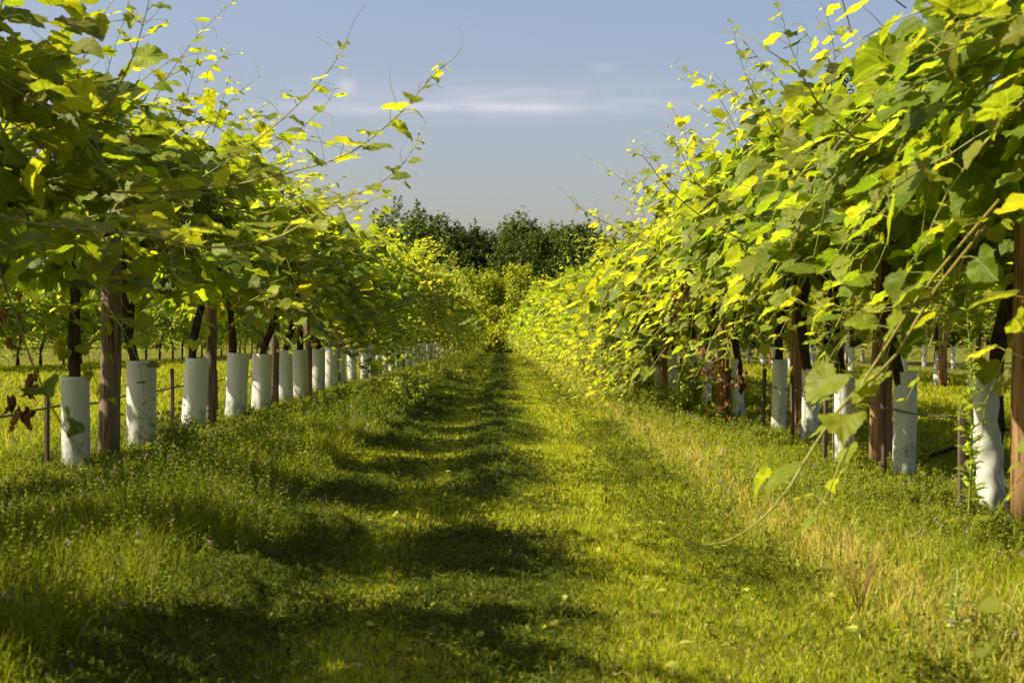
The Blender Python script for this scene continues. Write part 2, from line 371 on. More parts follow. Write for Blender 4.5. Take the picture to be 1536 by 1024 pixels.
# the mown alleys beyond the two vine rows
for side in (-1, 1):
    for (y0, y1, dens, wmul) in ((8, 20, 700, 3.2), (20, 50, 170, 6)):
        n = int((y1-y0)*6*dens); x = side*rs.uniform(3.2, 9.2 if side > 0 else 14, n); y = rs.uniform(y0, y1, n)
        k = inview(x, y); x, y = x[k], y[k]; n = len(x)
        blades(mown, x, y, rs.uniform(0.03, 0.075, n)*(1+1.3*np.clip(wob(x, y, 0.8), 0, 1)), rs.uniform(0.003, 0.005, n)*wmul, rs.uniform(0.2, 1, n), gcol(x, y, 0.10, 0.15)*0.88)
tag(mown.build('mown_grass', M_grass), 'short mown yellow green grass along the path and between the vine rows', 'grass', kind='stuff')

verge = Buf()
def rough_height(x, y):
    a = np.abs(x)
    edge = np.clip((a-0.86)/0.25, 0, 1)
    base = np.where(x < 0, 0.145-0.125*np.clip((a-1.6)/0.6, 0, 1), 0.07-0.055*np.clip((a-1.4)/0.5, 0, 1))
    return edge*base*(1+0.35*wob(x, y, 2.3))+0.02
for side in (-1, 1):
    for (y0, y1, dens, wmul) in ((3.0, 7, 3600, 1.0), (7, 13, 1700, 1.5), (13, 26, 650, 2.4), (26, 80, 110, 5)):
        n = int((y1-y0)*2.6*dens); x = side*(0.8+rs.power(1.0, n)*2.6); y = rs.uniform(y0, y1, n)
        k = inview(x, y) & (rs.uniform(0, 1, n) < np.clip((np.abs(x)-0.75)/0.35, 0, 1)); x, y = x[k], y[k]; n = len(x)
        h = rough_height(x, y)*rs.uniform(0.45, 1.25, n); wd = rs.uniform(0.0024, 0.005, n)*wmul
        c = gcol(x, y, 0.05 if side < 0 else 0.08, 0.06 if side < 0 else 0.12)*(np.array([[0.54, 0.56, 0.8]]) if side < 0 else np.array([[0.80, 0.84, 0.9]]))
        if side > 0:
            mk = rs.uniform(0, 1, n) < 0.8*np.exp(-((np.abs(x)-1.15)/0.28)**2); c[mk] = G_S*rs.uniform(0.7, 1.15, (mk.sum(), 1))
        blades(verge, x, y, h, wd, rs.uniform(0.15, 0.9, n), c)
tag(verge.build('verge_grass', M_grass), 'long rough grass on the verges under both vine rows', 'grass', kind='stuff')

# small-leaved weeds with purple flowers
weeds = Buf(); flowers = Buf()
ROUND = []
for s in range(3):
    r = np.random.RandomState(50+s); a = np.linspace(0, 2*PI, 7)[:-1]
    V = np.stack([0.30*np.sin(a), 0.5-0.5*np.cos(a), r.normal(0, 0.07, 6)], -1); V = np.concatenate([V, [[0, 0.5, 0.1]]])
    ROUND.append((V, np.array([[q, (q+1) % 6, 6] for q in range(6)])))
wp, wn, wt, ws, wc = [], [], [], [], []
for side in (-1, 1):
    for (y0, y1, dens, sc) in ((3.2, 8, 430, 1.0), (8, 14, 230, 1.3), (14, 26, 80, 2.0)):
        n = int((y1-y0)*2.5*dens); x = side*(0.92+rs.power(0.8, n)*2.4); y = rs.uniform(y0, y1, n)
        k = inview(x, y) & (wob(x, y, 1.7)+rs.normal(0, 0.4, n) > -0.25); x, y = x[k], y[k]; k = (side < 0) | (x > 1.25) | (rs.uniform(0, 1, len(x)) < 0.35); x, y = x[k], y[k]; n = len(x)
        z = ground_z(x, y); H = (rough_height(x, y)*rs.uniform(0.6, 1.5, n)+0.02)
        lx, ly = rs.normal(0, 0.25, n)*H, rs.normal(0, 0.25, n)*H
        if y0 < 8:
            for q in range(0, n, 2):
                tube(weeds, [[x[q], y[q], z[q]], [x[q]+lx[q]*0.4, y[q]+ly[q]*0.4, z[q]+H[q]*0.55], [x[q]+lx[q], y[q]+ly[q], z[q]+H[q]]], [0.0016, 0.0013, 0.0008], 3, (0.14, 0.16, 0.03), cap=False)
        nl = 14
        for q in range(nl):
            t = (q+1)/nl
            a = rs.uniform(0, 2*PI, n); o = np.stack([np.cos(a), np.sin(a), np.zeros(n)], -1)
            p = np.stack([x+lx*t, y+ly*t, z+H*t], -1)+o*0.004
            wp.append(p); wn.append(o*0.4+np.array([-0.2, 0, 0.9])+rs.normal(0, 0.3, (n, 3))); wt.append(o+np.array([0, 0, 0.25]))
            ws.append(rs.uniform(0.010, 0.024, n)*(1.15-0.5*t)*sc)
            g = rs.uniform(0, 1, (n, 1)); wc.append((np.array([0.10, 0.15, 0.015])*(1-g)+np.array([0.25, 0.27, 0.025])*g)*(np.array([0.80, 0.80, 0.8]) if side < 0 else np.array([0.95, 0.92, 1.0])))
        k = (rs.uniform(0, 1, n) < 0.08) & (y < 16); m = k.sum()
        for rep in range(4):
            a = rs.uniform(0, 2*PI, m); o = np.stack([np.cos(a), np.sin(a), np.zeros(m)], -1)
            add_leaves(flowers, np.stack([x+lx, y+ly, z+H+0.004*rep-0.006], -1)[k], o*0.5+np.array([0, 0, 1]), o, rs.uniform(0.008, 0.014, m)*sc, np.tile([[0.30, 0.17, 0.36]], (m, 1))*rs.uniform(0.7, 1.3, (m, 1)), 0, ROUND)
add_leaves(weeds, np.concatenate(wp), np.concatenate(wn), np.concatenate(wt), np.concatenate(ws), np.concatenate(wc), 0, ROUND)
tag(weeds.build('verge_weeds', M_grass), 'small leaved green weeds growing thickly through the verges', 'weeds', kind='stuff')
tag(flowers.build('purple_wildflowers', M_grass), 'tiny purple wildflowers dotted through the verge weeds', 'wildflowers', kind='stuff')

# mown clippings lying in windrows
clip = Buf()
def clippings(y0, y1, n, sc):
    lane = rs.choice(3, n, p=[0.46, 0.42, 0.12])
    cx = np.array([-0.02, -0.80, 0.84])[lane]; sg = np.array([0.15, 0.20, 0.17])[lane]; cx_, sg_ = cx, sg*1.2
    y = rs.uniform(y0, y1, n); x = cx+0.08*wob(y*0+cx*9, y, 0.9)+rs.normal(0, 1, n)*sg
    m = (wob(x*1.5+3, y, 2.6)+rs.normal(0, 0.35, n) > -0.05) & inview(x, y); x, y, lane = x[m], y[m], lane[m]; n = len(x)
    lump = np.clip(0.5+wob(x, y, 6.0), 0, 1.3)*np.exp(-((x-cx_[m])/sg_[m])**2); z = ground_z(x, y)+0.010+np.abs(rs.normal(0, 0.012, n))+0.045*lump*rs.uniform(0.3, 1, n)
    a = rs.uniform(0, 2*PI, n); L = rs.uniform(0.012, 0.042, n)*sc
    d = np.stack([np.cos(a), np.sin(a), rs.normal(0, 0.35, n)], -1); s = np.stack([-np.sin(a), np.cos(a), rs.normal(0, 0.5, n)], -1)*(rs.uniform(0.0011, 0.0024, n)*sc)[:, None]
    b = np.stack([x, y, z], -1); mid = b+d*L[:, None]*0.5+np.array([0, 0, 1])*(rs.uniform(0, 0.012, n))[:, None]; e = b+d*L[:, None]+rs.normal(0, 0.008, (n, 3))
    V = np.stack([b-s, b+s, mid+s, mid-s, e], 1); F = np.array([[0, 1, 2], [0, 2, 3], [3, 2, 4]])
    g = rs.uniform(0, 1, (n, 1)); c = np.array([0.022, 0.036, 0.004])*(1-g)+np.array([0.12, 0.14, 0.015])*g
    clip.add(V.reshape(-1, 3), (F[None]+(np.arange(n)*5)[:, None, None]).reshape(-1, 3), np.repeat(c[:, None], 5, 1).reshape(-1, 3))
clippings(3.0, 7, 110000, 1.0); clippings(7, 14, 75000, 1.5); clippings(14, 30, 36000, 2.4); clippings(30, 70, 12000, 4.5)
n = 900; y = 3.2+rs.power(0.7, n)*14; x = rs.normal(0, 0.75, n); k = inview(x, y) & (np.abs(x) < 1.3); x, y = x[k], y[k]; n = len(x)
add_leaves(clip, np.stack([x, y, ground_z(x, y)+0.03], -1), np.array([0, 0, 1.0])+rs.normal(0, 0.35, (n, 3)), rs.normal(0, 1, (n, 3))*[1, 1, 0.2], rs.uniform(0.012, 0.036, n), np.array([0.36, 0.36, 0.06])*rs.uniform(0.3, 1.2, (n, 1)), 0, [(V*np.array([0.8, 1, 1]), F) for V, F in TPL[0]])
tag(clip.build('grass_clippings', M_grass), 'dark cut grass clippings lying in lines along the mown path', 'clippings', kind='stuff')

# ------------------------------------------------------------ vines
SUNV = np.array(SUN_DIR)
C_OLD = np.array([0.112, 0.168, 0.012]); C_MID = np.array([0.205, 0.245, 0.013]); C_NEW = np.array([0.29, 0.32, 0.030])
VT = np.ones(3)
def leafcol(age):
    age = np.clip(age, 0, 1)[:, None]
    c = np.where(age < 0.5, C_OLD*(1-2*age)+C_MID*2*age, C_MID*(2-2*age)+C_NEW*(2*age-1))
    return VT*c*rs.uniform(0.72, 1.25, (len(age), 1))*rs.uniform(0.95, 1.05, (len(age), 3))
class Leaves:
    def __init__(s): s.p = []; s.n = []; s.t = []; s.s = []; s.a = []
    def put(s, p, n, t, sz, a): s.p.append(p); s.n.append(n); s.t.append(t); s.s.append(sz); s.a.append(a)
    def flush(s, buf, detail):
        if s.p: add_leaves(buf, np.array(s.p), np.array(s.n), np.array(s.t), np.array(s.s), leafcol(np.array(s.a)), detail)
UP = np.array([0, 0, 1.0])
def dress(pts, L, sb, detail, outv, size=0.125, r0=0.004, young=0.72, petioles=True, tendrils=0.3, every=1, agebase=0.35, skip=0.08, bare=0.0, leafto=1.01):
    """leaves, petioles and tendrils along a cane given by its points"""
    n = len(pts); d = norm(np.gradient(pts, axis=0))
    k = 5 if detail == 2 else 3
    t_ = np.linspace(0, 1, n)
    ccol = (np.array([0.17, 0.13, 0.03])[None]*(1-t_[:, None])+np.array([0.26, 0.28, 0.04])[None]*t_[:, None])
    tube(sb, pts, r0*(1-0.72*t_), k, np.concatenate([np.repeat(ccol, k, 0)]), cap=False)
    sgn = 1 if rs.rand() < 0.5 else -1
    for i in range(1, n, every):
        t = i/(n-1); sgn = -sgn
        if rs.rand() < skip or t < bare or t > leafto: continue
        side = norm(np.cross(d[i], UP)+rs.normal(0, 0.35, 3))*sgn
        age = agebase+0.25*rs.normal() if t < young else 0.7+0.5*(t-young)
        sz = size*(1-0.80*max(0, (t-0.45)/0.55)**1.3)*rs.uniform(0.65, 1.15)
        pl = sz*rs.uniform(0.5, 0.95)
        pe = pts[i]+pl*norm(side*0.8+UP*0.45+outv*0.25+d[i]*0.3)
        nn_ = UP*0.85+SUNV*0.40+outv*0.25+rs.normal(0, 0.42, 3)
        tp = side*0.6+outv*0.6-UP*0.30+d[i]*0.25+rs.normal(0, 0.3, 3)
        L.put(pe, nn_, tp, sz, age)
        if petioles: tube(sb, [pts[i], (pts[i]+pe)/2+UP*0.004, pe], [0.0018, 0.0014, 0.0012], 3, (0.26, 0.24, 0.045), cap=False)
        if tendrils and t > 0.35 and rs.rand() < tendrils:
            q = [pts[i]]; dd = norm(-side+UP*0.4+d[i]*0.5); ax = norm(rs.normal(0, 1, 3)); cur = rs.uniform(0.05, 0.32)
            for j in range(9):
                dd = norm(dd+np.cross(ax, dd)*cur*(0.4+j*0.22)); q.append(q[-1]+dd*0.017)
            tube(sb, q, np.linspace(0.0014, 0.0006, 10), 3, (0.30, 0.31, 0.05), cap=False)

def gen_vine(detail, s, dens=1.0, hang=0.35, lengthmul=1.0, top=1.0, scale=1.0, inner=(0, 0.8), outer=(0, 0.8), ysq=1.0, slope=False):
    """returns buffers in the vine's own frame: x towards the aisle is s"""
    global VT
    VT = rs.uniform(0.84, 1.14)*np.array([rs.uniform(0.88, 1.1), 1.0, 1.0])
    Lf = Leaves(); sb = Buf(); lb = Buf(); tb = Buf(); cb = Buf()
    # trunk
    zz = np.linspace(0, 1.42, 12); ph = rs.uniform(0, 6)
    lean = rs.uniform(-0.06, 0.06)
    sw = np.clip((zz-0.45)/0.5, 0, 1); tp = np.stack([(0.045*np.sin(zz*4+ph)+lean*zz*2)*sw, (0.04*np.sin(zz*3+ph*2)+lean*zz)*sw, zz], -1)
    tr = 0.042*(1-0.3*zz/1.42)*(1+0.14*np.sin(zz*14+ph)); tube(tb, tp, tr, 9, jit=0.16)
    if rs.rand() < 0.6:
        q = tp[5:].copy(); q[:, 0] += np.linspace(0, 0.09, len(q))*rs.choice([-1, 1]); q[:, 1] += np.linspace(0, 0.07, len(q)); tube(tb, q, tr[5:]*0.6, 7, jit=0.15)
    head = tp[-1]
    cords = []
    for cx in (-0.42, 0.42):
        for dy in (-1, 1):
            pts = smooth_path([head-[0, 0, 0.10], head+[cx*0.7, dy*0.12, 0.03], [cx, dy*0.40, 1.52+rs.normal(0, 0.02)], [cx+rs.normal(0, 0.03), dy*0.90, 1.50+rs.normal(0, 0.03)]], 12)
            tube(cb, pts, np.linspace(0.024, 0.012, 12), 6, jit=0.18); cords.append(pts)
    nsh = int(46*dens)
    step = 0.075
    for q in range(nsh):
        c = cords[rs.randint(4)]; p = c[rs.randint(2, 12)].copy()
        cs = 1 if p[0] > 0 else -1; p[1] *= ysq
        kind = rs.rand()
        az = rs.normal(0 if cs > 0 else PI, 0.75); out_ = np.array([math.cos(az), math.sin(az), 0])
        if kind < hang: el = rs.uniform(-0.3, 0.5); droop = rs.uniform(1.6, 3.0); Ln = rs.uniform(0.6, 1.15)
        elif kind < 0.86: el = rs.uniform(0.4, 1.25); droop = rs.uniform(0.6, 1.9); Ln = rs.uniform(0.6, 1.2)
        else: el = rs.uniform(0.8, 1.35); droop = rs.uniform(0.1, 0.9); Ln = rs.uniform(0.9, 1.35)
        Ln *= lengthmul
        if slope and cs != s: el *= 0.35; Ln *= 0.7
        if slope and cs == s and kind >= hang: el *= rs.uniform(0.55, 1.0); Ln *= 1.1
        dd = np.array([out_[0]*math.cos(el), out_[1]*math.cos(el), math.sin(el)*top]); n = max(5, int(Ln/step)); pts = [p]
        for j in range(n):
            dd = norm(dd+np.array([0, 0, -droop*step*(0.6+0.8*j/n)])+rs.normal(0, 0.05, 3)); 
            if dd[2] < -0.93: dd = norm(dd+rs.normal(0, 0.15, 3))
            pn = pts[-1]+dd*step
            if pn[2] < 0.5: break
            pts.append(pn)
        if len(pts) < 4: continue
        dress(np.array(pts), Lf, sb, detail, out_, size=0.128*rs.uniform(0.8, 1.15)*scale, petioles=detail > 0, tendrils=0.22 if detail == 2 else 0, every=1, skip=0.06, r0=0.0042)
    for (num, zend), cs in ((inner, s), (outer, -s)):
        for q in range(num):
            c = cords[rs.randint(4)]; p = c[rs.randint(2, 12)].copy(); p[0] = cs*rs.uniform(0.25, 0.6); p[2] += rs.uniform(-0.05, 0.25); p[1] *= ysq
            o = norm(np.array([cs, rs.normal(0, 0.35), 0])); dd = norm(o+UP*rs.uniform(-0.2, 0.6)); pts = [p]; ze = max(0.12, zend+rs.normal(0, 0.26))
            for j in range(26):
                dd = norm(dd+np.array([0, 0, -0.17])+rs.normal(0, 0.11, 3))
                if dd[2] < -0.9: dd = norm(dd+rs.normal(0, 0.2, 3)+o*0.1)
                pn = pts[-1]+dd*step
                if pn[2] < ze: break
                pts.append(pn)
            if len(pts) > 3: dress(np.array(pts), Lf, sb, detail, o, size=0.118*rs.uniform(0.8, 1.15)*scale, petioles=detail > 0, tendrils=0.2 if detail == 2 else 0, r0=0.0038, young=0.8, agebase=0.45)
    nf = int(430*dens)
    th = rs.uniform(-0.35*PI, 1.35*PI, nf); rr = rs.power(2.5, nf)
    yy = rs.normal(0, 0.38*ysq, nf); yy = np.clip(yy, -1.0, 1.0)
    fx = 0.95*rr*np.cos(th); fz = 1.62+0.62*rr*np.sin(th)*top
    o_ = np.stack([np.cos(th), np.zeros(nf), np.sin(th)], -1)
    if slope: fz = np.where((fx*s < 0.1) & (fz > 1.6), 1.6+(fz-1.6)*0.35, fz)
    for q in range(nf):
        Lf.put(np.array([fx[q], yy[q], fz[q]]), o_[q]*0.45+UP*0.5+SUNV*0.4+rs.normal(0, 0.4, 3), o_[q]*0.4-UP*0.7+rs.normal(0, 0.35, 3), rs.uniform(0.09, 0.15)*scale, rs.uniform(0, 0.6))
    # a few spur leaves beside the trunk above the guard
    for q in range(int(16*dens)):
        a = rs.uniform(0, 2*PI); z = rs.uniform(0.66, 1.4); o = np.array([math.cos(a), math.sin(a), 0])
        Lf.put(o*rs.uniform(0.05, 0.2)+[0, 0, z], o+UP*0.6+rs.normal(0, 0.3, 3), o-UP*0.4, rs.uniform(0.06, 0.12), rs.uniform(0.3, 0.9))
    Lf.flush(lb, detail)
    return tb, cb, sb, lb

def vine_object(bufs, loc):
    root = empty('grapevine', loc); tb, cb, sb, lb = bufs
    t = tb.build('trunk', M_bark, root); cb.build('cordon', M_bark, t)
    sb.build('shoots', M_cane, root); lb.build('leaves', M_leaf, root)
    return root

LX, RX = -2.55, 2.32
left_y = [3.7, 5.5, 7.4, 9.2, 10.9, 12.8, 14.8, 16.3, 18.0, 19.5, 21.2, 22.6]
right_y = [3.4, 5.1, 6.75, 8.65, 9.7, 11.45, 12.7, 14.8, 17.2, 19.0, 20.9, 22.8]
while left_y[-1] < 76: left_y.append(left_y[-1]+1.85)
while right_y[-1] < 76: right_y.append(right_y[-1]+1.85)
left_v, right_v = [], []
def vx(y, base): return base
protos = {}
mids = None
for (ylist, base, store, s, nm) in ((left_y, LX, left_v, 1, 'left'), (right_y, RX, right_v, -1, 'right')):
    for i, y in enumerate(ylist):
        x = base+rs.normal(0, 0.03)
        if nm == 'left' and y < 6: x += 0.12
        pxm = {('left', 9.2): 115, ('left', 10.9): 213, ('left', 12.8): 290, ('left', 14.8): 353, ('left', 16.3): 391, ('right', 6.75): 1492, ('right', 8.65): 1357, ('right', 9.7): 1266, ('right', 11.45): 1215, ('right', 12.7): 1168, ('right', 14.8): 1110, ('right', 17.2): 1060}.get((nm, y))
        if pxm: x = (pxm-VX)*y/FPX
        z = float(ground_z(x, y))-0.02
        if y < 20:
            det = 2 if y < 9.5 else 1
            dens = 1.0 if nm == 'left' else 1.25
            hang = (0.18 if y < 13.5 else 0.34) if nm == 'left' else 0.36
            if nm == 'left' and y < 8: hang = 0.22
            if nm == 'left':
                inner = (8, 0.95) if y < 8 else ((6, 1.0) if y < 11.5 else ((10, 0.8) if y < 14 else (18, 0.5))); outer = (14, 0.8) if y < 10 else (5, 1.05); top = 0.95 if y < 11 else 1.2; dens = (0.66 if y > 8 else 0.6)*rs.uniform(0.8, 1.1)
            else:
                inner = (rs.randint(4, 12), 0.8) if y < 11 else ((rs.randint(6, 18), 0.7) if y < 14 else (rs.randint(28, 42), 0.14)); outer = (5, 1.0); top = 0.84; dens = 0.9
            r = vine_object(gen_vine(det, s, dens, hang, lengthmul=1.0, slope=(nm == 'left' and y > 8), scale=1.18, top=1.12 if (nm == 'left' and y < 6) else top, inner=inner, outer=outer, ysq=(0.52 if y > 8 else 0.72) if nm == 'left' else 1.0), (x, y, z))
            label = ('leafy grapevine with dark trunk, %s from the camera in the %s row' % (ORD[i], nm))
            tag(r, label, 'grapevine', 'grapevines in the %s row beside the path' % nm)
        else:
            if mids is None:
                mids = [vine_object(gen_vine(1, 1, 0.85, 0.42, scale=1.15, inner=(30, 0.32), outer=(20, 0.5)), (0, 0, 0)) for k in range(7)]
                gappy = [vine_object(gen_vine(1, 1, 0.72, 0.36, scale=1.12, slope=True, inner=(15, 0.48), outer=(2, 1.1), ysq=0.42), (0, 0, 0)) for k in range(5)]
                airy = vine_object(gen_vine(1, 1, 0.9, 0.3, inner=(5, 0.95), outer=(5, 0.95)), (0, 0, 0))
                free = list(mids)+gappy
            pool = (mids[:3] if y < 34 else mids[3:]) if nm == 'right' else (gappy[:2] if y < 34 else gappy[2:])
            p = pool[rs.randint(len(pool))]
            if p in free: r = p; free.remove(p)
            else: r = copy_tree(p)
            r.location = (x, y, z); r.rotation_euler = (0, 0, (0 if nm == 'left' else rs.choice([0, PI]))+rs.normal(0, 0.06))
            k = 1.0+(0.10 if nm == 'left' else 0.18)*min(1, max(0, (y-26)/20)); k *= rs.uniform(0.93, 1.07)
            r.scale = (k, 1.05, k*rs.uniform(0.92, 1.12)*(1.07 if nm == 'left' else 0.92))
            if i < 16: lab = 'grapevine in the %s row beside the path, %s from the camera' % (nm, ORD[i])
            else: lab = 'distant yellow green grapevine far down the %s row beside the path' % nm
            tag(r, lab, 'grapevine', 'grapevines in the %s row beside the path' % nm)
        store.append(r)
for k, p in enumerate(free):                      # any prototype not used yet stands at the row's far end
    p.location = (LX, 77+1.8*k, 0); p.scale = (1.2, 1.05, 1.2)
    tag(p, 'distant yellow green grapevine far down the left row beside the path', 'grapevine', 'grapevines in the left row beside the path'); left_v.append(p)

# side rows, seen under the canopies
side_v = []; used_ = []
for (x0, ya, yb, nm, st) in ((-12.0, 34, 84, 'second row beyond the left row', 2.0), (6.7, 15.5, 52, 'next row beyond the right row', 2.0), (11.0, 26, 56, 'third row far beyond the right row', 2.3)):
    y = ya
    while y < yb:
        r = copy_tree(mids[rs.randint(3)]) if x0 < 0 else (copy_tree(airy) if airy in used_ else airy); used_.append(airy if x0 > 0 else None)
        xx = x0+rs.normal(0, 0.04); r.location = (xx, y, -0.02); r.rotation_euler = (0, 0, rs.choice([0, PI])); r.scale = (1, 1.08, 1)
        tag(r, 'grapevine in the %s, glimpsed between trunks' % nm, 'grapevine', 'grapevines in the %s' % nm)
        side_v.append((xx, y, nm)); y += st*rs.uniform(0.95, 1.05)

for (xx, yy_, lab) in ((LX, 1.9, 'unseen grapevine added beside the camera to shade the near left verge'), (LX, 0.1, 'unseen grapevine added just behind the camera in the left row for shade'), (RX, 1.8, 'unseen grapevine added beside the camera in the right row')):  # unseen vines added outside the frame for the shade they cast into it
    r = copy_tree(mids[0] if xx > 0 else gappy[0]); r.location = (xx, yy_, 0); r.rotation_euler = (0, 0, 0.04); r.scale = (0.95, 1, 1); tag(r, lab, 'grapevine', 'unseen grapevines added beside and behind the camera for shade')

# ---- feature shoots built in the world and hung on their vine
VT = np.ones(3)
def feature(vine, pix, size=0.12, r0=0.004, n=None, age=0.5, skip=0.0, tendrils=0.5, bare=0.0, young=0.6, detail=2, label=None, outv=None, leafto=1.01):
    pts = np.array([P(*p) for p in pix]); seglen = np.sum(np.linalg.norm(np.diff(pts, axis=0), axis=1))
    pts = smooth_path(pts, n or max(6, int(seglen/0.075)))
    sb = Buf(); lb = Buf(); Lf = Leaves()
    o = norm((pts[-1]-pts[0])*np.array([1, 1, 0])) if outv is None else np.array(outv, float)
    dress(pts, Lf, sb, detail, o, size=size, r0=r0, young=young, agebase=age, skip=skip, tendrils=tendrils, bare=bare, leafto=leafto)
    Lf.flush(lb, detail)
    off = np.array(vine.location)
    for b in (sb, lb): b.V = [v_-off for v_ in b.V]
    so_ = sb.build('shoot', M_cane, vine); lb.build('leaves', M_leaf, so_)
    if label: so_['label'] = label
    return so_
LV, RV = left_v, right_v
feature(LV[1], [(-60, 240, 5.7), (130, 285, 5.5), (300, 285, 5.3), (420, 262, 5.1), (520, 232, 5.0), (590, 180, 4.9), (640, 125, 4.85), (664, 100, 4.8)], 0.10, 0.0045, age=0.6, label='long arching shoot reaching across the sky')
feature(LV[1], [(120, 330, 6.2), (240, 300, 6.0), (330, 250, 5.9), (400, 200, 5.8), (465, 140, 5.7), (505, 90, 5.6), (520, 62, 5.6)], 0.10, 0.004, age=0.6)
feature(LV[0], [(-150, 270, 4.0), (0, 325, 3.8), (120, 345, 3.7), (215, 352, 3.6), (320, 372, 3.55), (420, 355, 3.5), (490, 312, 3.45), (530, 290, 3.4)], 0.095, 0.005, age=0.75, young=0.5, label='pale yellow green shoot hanging low in front of the post')
feature(LV[0], [(-30, 330, 4.2), (10, 430, 4.15), (50, 545, 4.1), (95, 640, 4.1), (135, 690, 4.1)], 0.12, 0.005, age=0.1, skip=0.35, tendrils=0.1, young=0.95)
feature(LV[3], [(470, 300, 8.6), (540, 290, 8.4), (590, 260, 8.3), (620, 225, 8.2), (628, 205, 8.2)], 0.09, 0.0035, age=0.6)
feature(LV[4], [(520, 320, 9.5), (580, 290, 9.3), (622, 262, 9.2)], 0.08, 0.003, age=0.7)
feature(LV[2], [(265, 190, 7.0), (285, 130, 7.0), (300, 75, 7.0)], 0.08, 0.003, age=0.8)
feature(LV[1], [(120, 240, 5.4), (190, 110, 5.2), (215, 40, 5.1), (232, -30, 5.0)], 0.10, 0.004, age=0.7)
feature(LV[2], [(320, 200, 7.2), (335, 150, 7.2), (345, 118, 7.2)], 0.07, 0.003, age=0.8)
feature(LV[3], [(400, 230, 8.4), (455, 190, 8.3), (495, 150, 8.2), (500, 128, 8.2)], 0.08, 0.003, age=0.7)
feature(RV[1], [(1330, 205, 4.6), (1290, 210, 4.5), (1235, 165, 4.4), (1200, 110, 4.3), (1150, 74, 4.2)], 0.11, 0.0048, age=0.7, label='long shoot pointing left against the sky')
feature(RV[3], [(1150, 380, 8.0), (1060, 330, 7.8), (1000, 280, 7.7), (965, 235, 7.6), (940, 228, 7.6)], 0.08, 0.004, age=0.7)
feature(RV[3], [(1130, 330, 8.3), (1050, 280, 8.2), (1020, 225, 8.1), (1000, 205, 8.1)], 0.08, 0.0036, age=0.7)
feature(RV[2], [(1210, 290, 7.4), (1170, 210, 7.3), (1140, 160, 7.2), (1120, 118, 7.2)], 0.085, 0.0036, age=0.7)
feature(RV[5], [(985, 370, 11.0), (900, 330, 10.8), (868, 310, 10.7), (850, 292, 10.7)], 0.07, 0.003, age=0.7)
feature(RV[4], [(1060, 300, 9.4), (1035, 240, 9.4), (1045, 185, 9.4)], 0.07, 0.003, age=0.8)
feature(RV[4], [(930, 380, 9.6), (905, 350, 9.6), (893, 300, 9.6)], 0.07, 0.003, age=0.8)
feature(RV[0], [(1500, 300, 4.1), (1390, 430, 3.9), (1330, 520, 3.75), (1282, 600, 3.65), (1262, 690, 3.6), (1240, 745, 3.6), (1205, 790, 3.6)], 0.102, 0.0050, age=0.35, skip=0.12, young=0.97, tendrils=0.1, label='drooping shoot with broad leaves hanging over the right verge', outv=(-0.9, -0.3, 0))
feature(RV[0], [(1480, 340, 4.0), (1400, 440, 3.8), (1340, 540, 3.7), (1270, 600, 3.6), (1215, 680, 3.5), (1175, 745, 3.45), (1120, 797, 3.4), (1060, 818, 3.4), (1010, 800, 3.35)], 0.092, 0.0050, age=0.4, young=0.97, skip=0.3, leafto=0.6, tendrils=0.05, label='bare drooping shoot tip hanging lowest over the right verge', outv=(-0.9, -0.3, 0))
feature(RV[6], [(1010, 470, 10.5), (950, 540, 10.4), (900, 590, 10.3), (840, 600, 10.2)], 0.10, 0.004, age=0.6)
feature(RV[7], [(1000, 520, 12), (960, 570, 12), (905, 590, 12)], 0.10, 0.004, age=0.7)
feature(LV[6], [(470, 480, 11), (520, 530, 10.8), (580, 570, 10.7), (640, 560, 10.6)], 0.10, 0.004, age=0.4)
feature(LV[3], [(50, 260, 7.4), (200, 330, 6.6), (330, 400, 6.5), (430, 470, 6.4), (480, 530, 6.3)], 0.125, 0.0045, age=0.3, tendrils=0.2)
feature(RV[1], [(1430, 430, 5.0), (1330, 468, 4.9), (1230, 462, 4.8), (1160, 440, 4.8)], 0.10, 0.004, age=0.6)
# long shoots standing out of both canopies at random
for (store, s) in ((LV, 1), (RV, -1)):
    for i in range(2, 13):
        vv = store[i]
        for q in range(4 if s > 0 else 3):
            b = np.array([vv.location.x+s*rs.uniform(0.1, 0.9), vv.location.y+rs.uniform(-0.8, 0.8), rs.uniform(1.8, 2.1)])
            d0 = norm(np.array([s*rs.uniform(0.1, 0.9), rs.normal(0, 0.35), rs.uniform(0.6, 1.2)])); Ln = rs.uniform(0.45, 0.95)
            pts = np.array([b+d0*t*Ln+np.array([s*0.12*t*t, 0, -0.18*t*t]) for t in np.linspace(0, 1, max(6, int(Ln/0.07)))])
            sb = Buf(); lb = Buf(); Lf = Leaves(); dress(pts, Lf, sb, 1, np.array([s, 0, 0.0]), size=0.085, r0=0.0034, young=0.45, agebase=0.6, skip=0.1, tendrils=0.45)
            Lf.flush(lb, 1); off = np.array(vv.location); ry = vv.rotation_euler.z
            k = np.array(vv.scale)
            for b_ in (sb, lb):
                new = []
                for v_ in b_.V:
                    w_ = v_-off; c_, s_ = math.cos(-ry), math.sin(-ry)
                    w_ = np.stack([w_[:, 0]*c_-w_[:, 1]*s_, w_[:, 0]*s_+w_[:, 1]*c_, w_[:, 2]], -1)/k; new.append(w_)
                b_.V = new
            so_ = sb.build('shoot', M_cane, vv); lb.build('leaves', M_leaf, so_)

